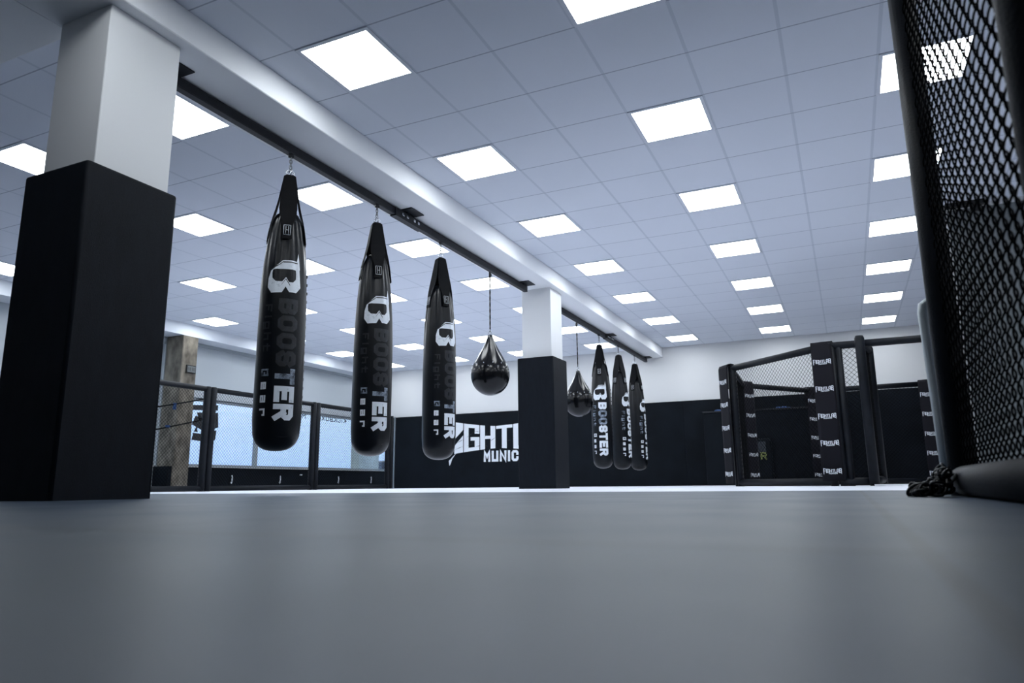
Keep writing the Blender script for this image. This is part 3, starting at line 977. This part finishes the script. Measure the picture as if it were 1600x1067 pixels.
# banners over the cage posts
def banner(p, face, w, z0, z1, label, z_top=ZC+0.012, off=0.062):
    """cloth hung over a post; face = direction (x, y) the printed side looks at"""
    n = Vector((face[0], face[1])).normalized()
    rz = math.atan2(n.y, n.x)+PI/2     # local -y looks along n
    t = thing('post_banner', label, 'banner', (p[0], p[1], 0), rz, 'printed banners on the cage posts')
    b = MB()
    pts = [(-off, z0), (-off-0.004, (z0+z1)/2), (-off, z_top-0.05), (-off*0.7, z_top+0.002), (0, z_top+0.012), (off*0.7, z_top+0.002), (off, z_top-0.05), (off, z_top-0.35)]
    V_ = []
    cols = 7
    for (yy, zz) in pts:
        row = []
        for i in range(cols):
            u = -w/2+w*i/(cols-1)
            row.append((u, yy+0.004*math.sin(i*1.9+zz*3), zz))
        V_.append(row)
    bm_ = b.b
    vs = [[bm_.verts.new(c) for c in r] for r in V_]
    for r in range(len(vs)-1):
        for i in range(cols-1): bm_.faces.new((vs[r][i], vs[r][i+1], vs[r+1][i+1], vs[r+1][i])).smooth = True
    bmesh.ops.recalc_face_normals(bm_, faces=bm_.faces[:])
    ret = bmesh.ops.solidify(bm_, geom=bm_.faces[:], thickness=0.004)
    b.build('cloth', M['banner'], t)
    lw, lh = w*0.84, w*0.84*0.30
    for zz in (1.575, 1.225, 0.875, 0.535, 0.185):
        flat_print('printed_logo', gym_logo(lw, lh), M['clean_print'], lambda u, v, d: (u-lw/2, -off-0.012-d, zz-lh*0.45+v), t, step=(0.05, 0))
    return t
banner((-0.175, 10.02), (-0.16, -1.0), 0.255, 0.06, 1.8, 'printed black banner on the tall cage post beside the doorway', off=0.075)
banner((-1.575, 11.335), (-0.80, -0.60), 0.26, 0.04, 1.8, 'printed black banner on the left corner post of the cage, outer side', off=0.075)
banner((-1.56, 13.36), (0.9, -0.75), 0.24, 0.06, 1.8, 'printed black banner inside the cage on its rear left post', off=0.075)
banner((-0.50, 14.83), (0.25, -1.0), 0.26, 0.06, 1.8, 'printed black banner inside the cage on its middle rear post', off=0.075)
banner((1.42, 14.74), (-0.25, -1.0), 0.28, 0.06, 1.8, 'printed black banner inside the cage on its rear right post', off=0.075)

# things by the back wall behind the cage
cb = thing('equipment_locker', 'long black equipment box behind the cage at the back wall', 'locker', (-2.69, 15.38, 0))
MB().box(0, 2.3, 0, 0.49, 0, 1.50, 0.01, 1).build('body', M['vinyl'], cb)
MB().box(-0.01, 2.31, -0.01, 0.49, 1.501, 1.53, 0.005, 1).build('lid', M['rail'], cb)
for (x, y, s_, lab) in [(-2.32, 15.5, 0.15, 'crumpled blue cloth on the left end of the black box'), (-1.12, 15.5, 0.13, 'crumpled blue cloth on the black box seen through the cage')]:
    b = MB()
    tb = bmesh.new()
    bmesh.ops.create_icosphere(tb, subdivisions=3, radius=1)
    rr = random.Random(int(s_*100))
    for v in tb.verts:
        v.co.z = max(v.co.z, -0.2)
        k = 1+0.18*math.sin(7*v.co.x+3*v.co.y)+0.12*math.sin(9*v.co.y+rr.random())
        v.co = Vector((v.co.x*s_*k, v.co.y*s_*0.45, (v.co.z+0.2)*s_*0.22*k))
    for f in tb.faces: f.smooth = True
    b.add(tb)
    tag(b.build('cloth', M['blue'], None, (x, y, 1.532)), lab, 'cloth')
sh = thing('punch_shield', 'dark punch shield with yellow mark leaning inside the cage', 'punch shield', (-1.62, 15.22, 0.0))
MB().box(-0.26, 0.26, 0, 0.12, 0.0, 0.92, 0.05, 3).build('pad', M['vinyl'], sh)
MB().box(-0.19, 0.15, -0.012, 0.002, 0.64, 0.86, 0.005, 1).build('grey_panel', M['grey_cloth'], sh)
flat_print('yellow_mark', glyph('R', 0.06, 0.50, 0.12, 0.15, 0.03)+[[(-0.14, .57), (-0.06, .57), (-0.06, .60), (-0.14, .60)]], M['yellow'], lambda u, v, d: (u-0.02, -0.014-d, v), sh)

# partition wall on the right behind the near panel
struct('wall_partition', MB().box(1.27, XR, 9.0, 9.15, 0, H-0.001), M['partition'])
struct('trim_5', MB().box(1.245, 1.269, 8.985, 9.165, 0, H-0.001).box(1.27, XR, 8.985, 8.999, H-0.05, H-0.001), M['wall'])
bk = thing('ceiling_bracket', 'black bracket under the ceiling at the partition wall', 'bracket', (1.24, 8.86, H))
MB().box(0.0, 0.38, 0, 0.09, -0.05, -0.001, 0.006, 1).build('arm', M['black'], bk)
MB().box(0.24, 0.34, 0.02, 0.08, -0.12, -0.051, 0.01, 1).build('head', M['black'], bk)

# ---------------------------------------------------------------- near cage panels with woven wire
def woven(L, z0, z1, u0, cw, ch, r, dep):
    b = MB()
    n = int((L-u0)/(cw/2))
    per = 10
    rows = int((z1-z0)/ch)
    for k in range(n):
        pts = []
        sgn = 1 if k % 2 == 0 else -1
        for i in range(rows*per+1):
            ph = 2*PI*i/per
            # softened zigzag, interlocking with its neighbour
            zig = math.sin(ph)*0.90-0.10*math.sin(3*ph)
            pts.append((u0+(k+0.5)*cw/2+sgn*zig*cw*0.29, -sgn*dep*math.cos(ph), z0+i*ch/per))
        b.tube(pts, r, 5, caps=False)
    return b
def near_panel(p0, rz, L, label, posts=(0, 1)):
    t = thing('chain_link_panel', label, 'fence panel', (*p0, 0), rz, 'near panels of the cage by the camera')
    zt = 2.32
    rb = 0.050
    for i in posts:
        u = (0, L)[i]
        MB().tube([(u, 0, 0.0), (u, 0, zt)], rb, 20).build('post', M['pad'], t)
    MB().tube([(0, 0, zt-rb), (L, 0, zt-rb)], rb, 16).build('top_rail', M['pad'], t)
    MB().tube([(-0.02, 0, rb+.003), (0.02, 0, rb+.003), (L, 0, rb+.003)], rb+0.004, 24).build('bottom_rail', M['pad'], t)
    woven(L-rb, 0.10, zt-0.09, rb*0.9, 0.070, 0.084, 0.0029, 0.0064).build('chain_link', M['wire'], t)
    return t
near_panel((0.380, 3.10), -PI/2, 1.62, 'large padded chain link panel at the right edge, close to the camera')
near_panel((0.43, 1.385), math.atan2(-1, 0.35), 1.5, 'second padded panel beyond the near post at the right edge')

# grey steel tube beside the near post
stt = thing('steel_tube', 'upright grey steel tube beside the near padded post', 'steel tube', (0.352, 3.36, 0))
pts = [(0.0, 0, 0.0), (-0.004, 0, 0.3), (-0.010, 0, 0.60), (-0.013, 0, 0.74), (-0.008, 0, 0.775), (0.012, 0, 0.788), (0.04, 0, 0.79)]
MB().tube(pts, 0.019, 16).build('tube', M['pale_steel'], stt)
MB().box(-0.035, 0.035, -0.035, 0.035, 0, 0.006).build('foot_plate', M['grey_steel'], stt)
# bundle of black cord by the post foot
cb = MB()
rr = random.Random(3)
for k in range(70):
    q = rr.random()
    cx, cy = 0.195+0.11*q+rr.uniform(-.01, .01), 2.82+0.16*rr.random()
    hz = 0.012+rr.random()*(0.018+0.085*max(0, q-0.45)/0.55)
    R = 0.015+0.008*rr.random()
    ax = Vector((rr.uniform(-1, 1), rr.uniform(-1, 1), rr.uniform(-.6, 1))).normalized()
    u = ax.orthogonal().normalized(); w = ax.cross(u)
    pts = [Vector((cx, cy, max(hz, R*0.7)))+R*(math.cos(a)*u*1.2+math.sin(a)*w*0.8) for a in [2*PI*i/14 for i in range(14)]]
    for p in pts: p.z = max(p.z, 0.006)
    cb.tube(pts, 0.0052, 6, closed=True)
tag(cb.build('cord_bundle', M['leather']), 'bundle of looped black cord on the mat at the near post', 'cord', kind='stuff')

# ropes behind the left fence
rs = thing('rope_stand', 'black ropes with blue ribbons strung behind the window side fence', 'rope stand', (-10.7, 7.35, 0))
for u, hh in ((0, 1.75), (2.30, 1.72)):
    MB().tube([(0, u, 0), (0, u, hh)], 0.03, 12).build('post', M['rail'], rs)
for z0, z1 in ((1.20, 1.70), (0.80, 1.32)):
    ro = MB().tube([(0.0, k/10*2.30, z0+(z1-z0)*(k/10)**1.15) for k in range(11)], 0.0125, 8).build('rope', M['strap'], rs)
MB().box(-0.012, 0.012, 1.52, 1.58, 1.42, 1.54, 0.004, 1).build('ribbon', M['blue'], rs)
MB().box(-0.016, 0.016, 1.40, 1.48, 1.10, 1.14, 0.004, 1).build('ribbon', M['blue'], rs)

# ---------------------------------------------------------------- outside the windows
struct('ground_outside', MB().box(-60, XL-0.31, -20, 80, -0.12, 0.0), M['tarmac'])
tag(MB().box(-13.25, -12.8, 17.25, 18.05, 0.001, 4.5, 0.02, 1).build('outside_pillar', M['skyline']), 'pale concrete pillar outside the window', 'pillar')
car = thing('parked_car', 'dark blue car parked outside, seen through the last window bay', 'car', (-23.2, 33.0, 0), math.radians(60))
b = MB()
prof_c = [(-2.1, .35), (-2.15, .62), (-2.0, .78), (-1.35, .92), (-0.75, 1.38), (0.55, 1.46), (1.25, 1.12), (1.95, 0.98), (2.12, .70), (2.1, .35)]
bm_ = b.b
prev = None
for y_, s_ in ((-0.86, .94), (-0.70, 1.0), (0.70, 1.0), (0.86, .94)):
    ring = [bm_.verts.new((x*s_, y_, 0.2+(z_-0.2)*(s_ if z_ > .9 else 1))) for x, z_ in prof_c]
    if prev:
        for i in range(len(ring)):
            j = (i+1) % len(ring)
            bm_.faces.new((prev[i], prev[j], ring[j], ring[i]))
    else: bm_.faces.new(ring)
    prev = ring
bm_.faces.new(prev[::-1])
b.build('body', M['car'], car)
MB().box(-0.9, 0.7, -0.83, 0.83, 1.02, 1.30, 0.05, 2).build('windows', M['sill'], car)
for x in (-1.3, 1.35):
    for y_ in (-0.80, 0.80):
        w = MB()
        w.tube([(x, y_-0.1, 0.33), (x, y_+0.1, 0.33)], 0.33, 20)
        w.build('wheel', M['black'], car)
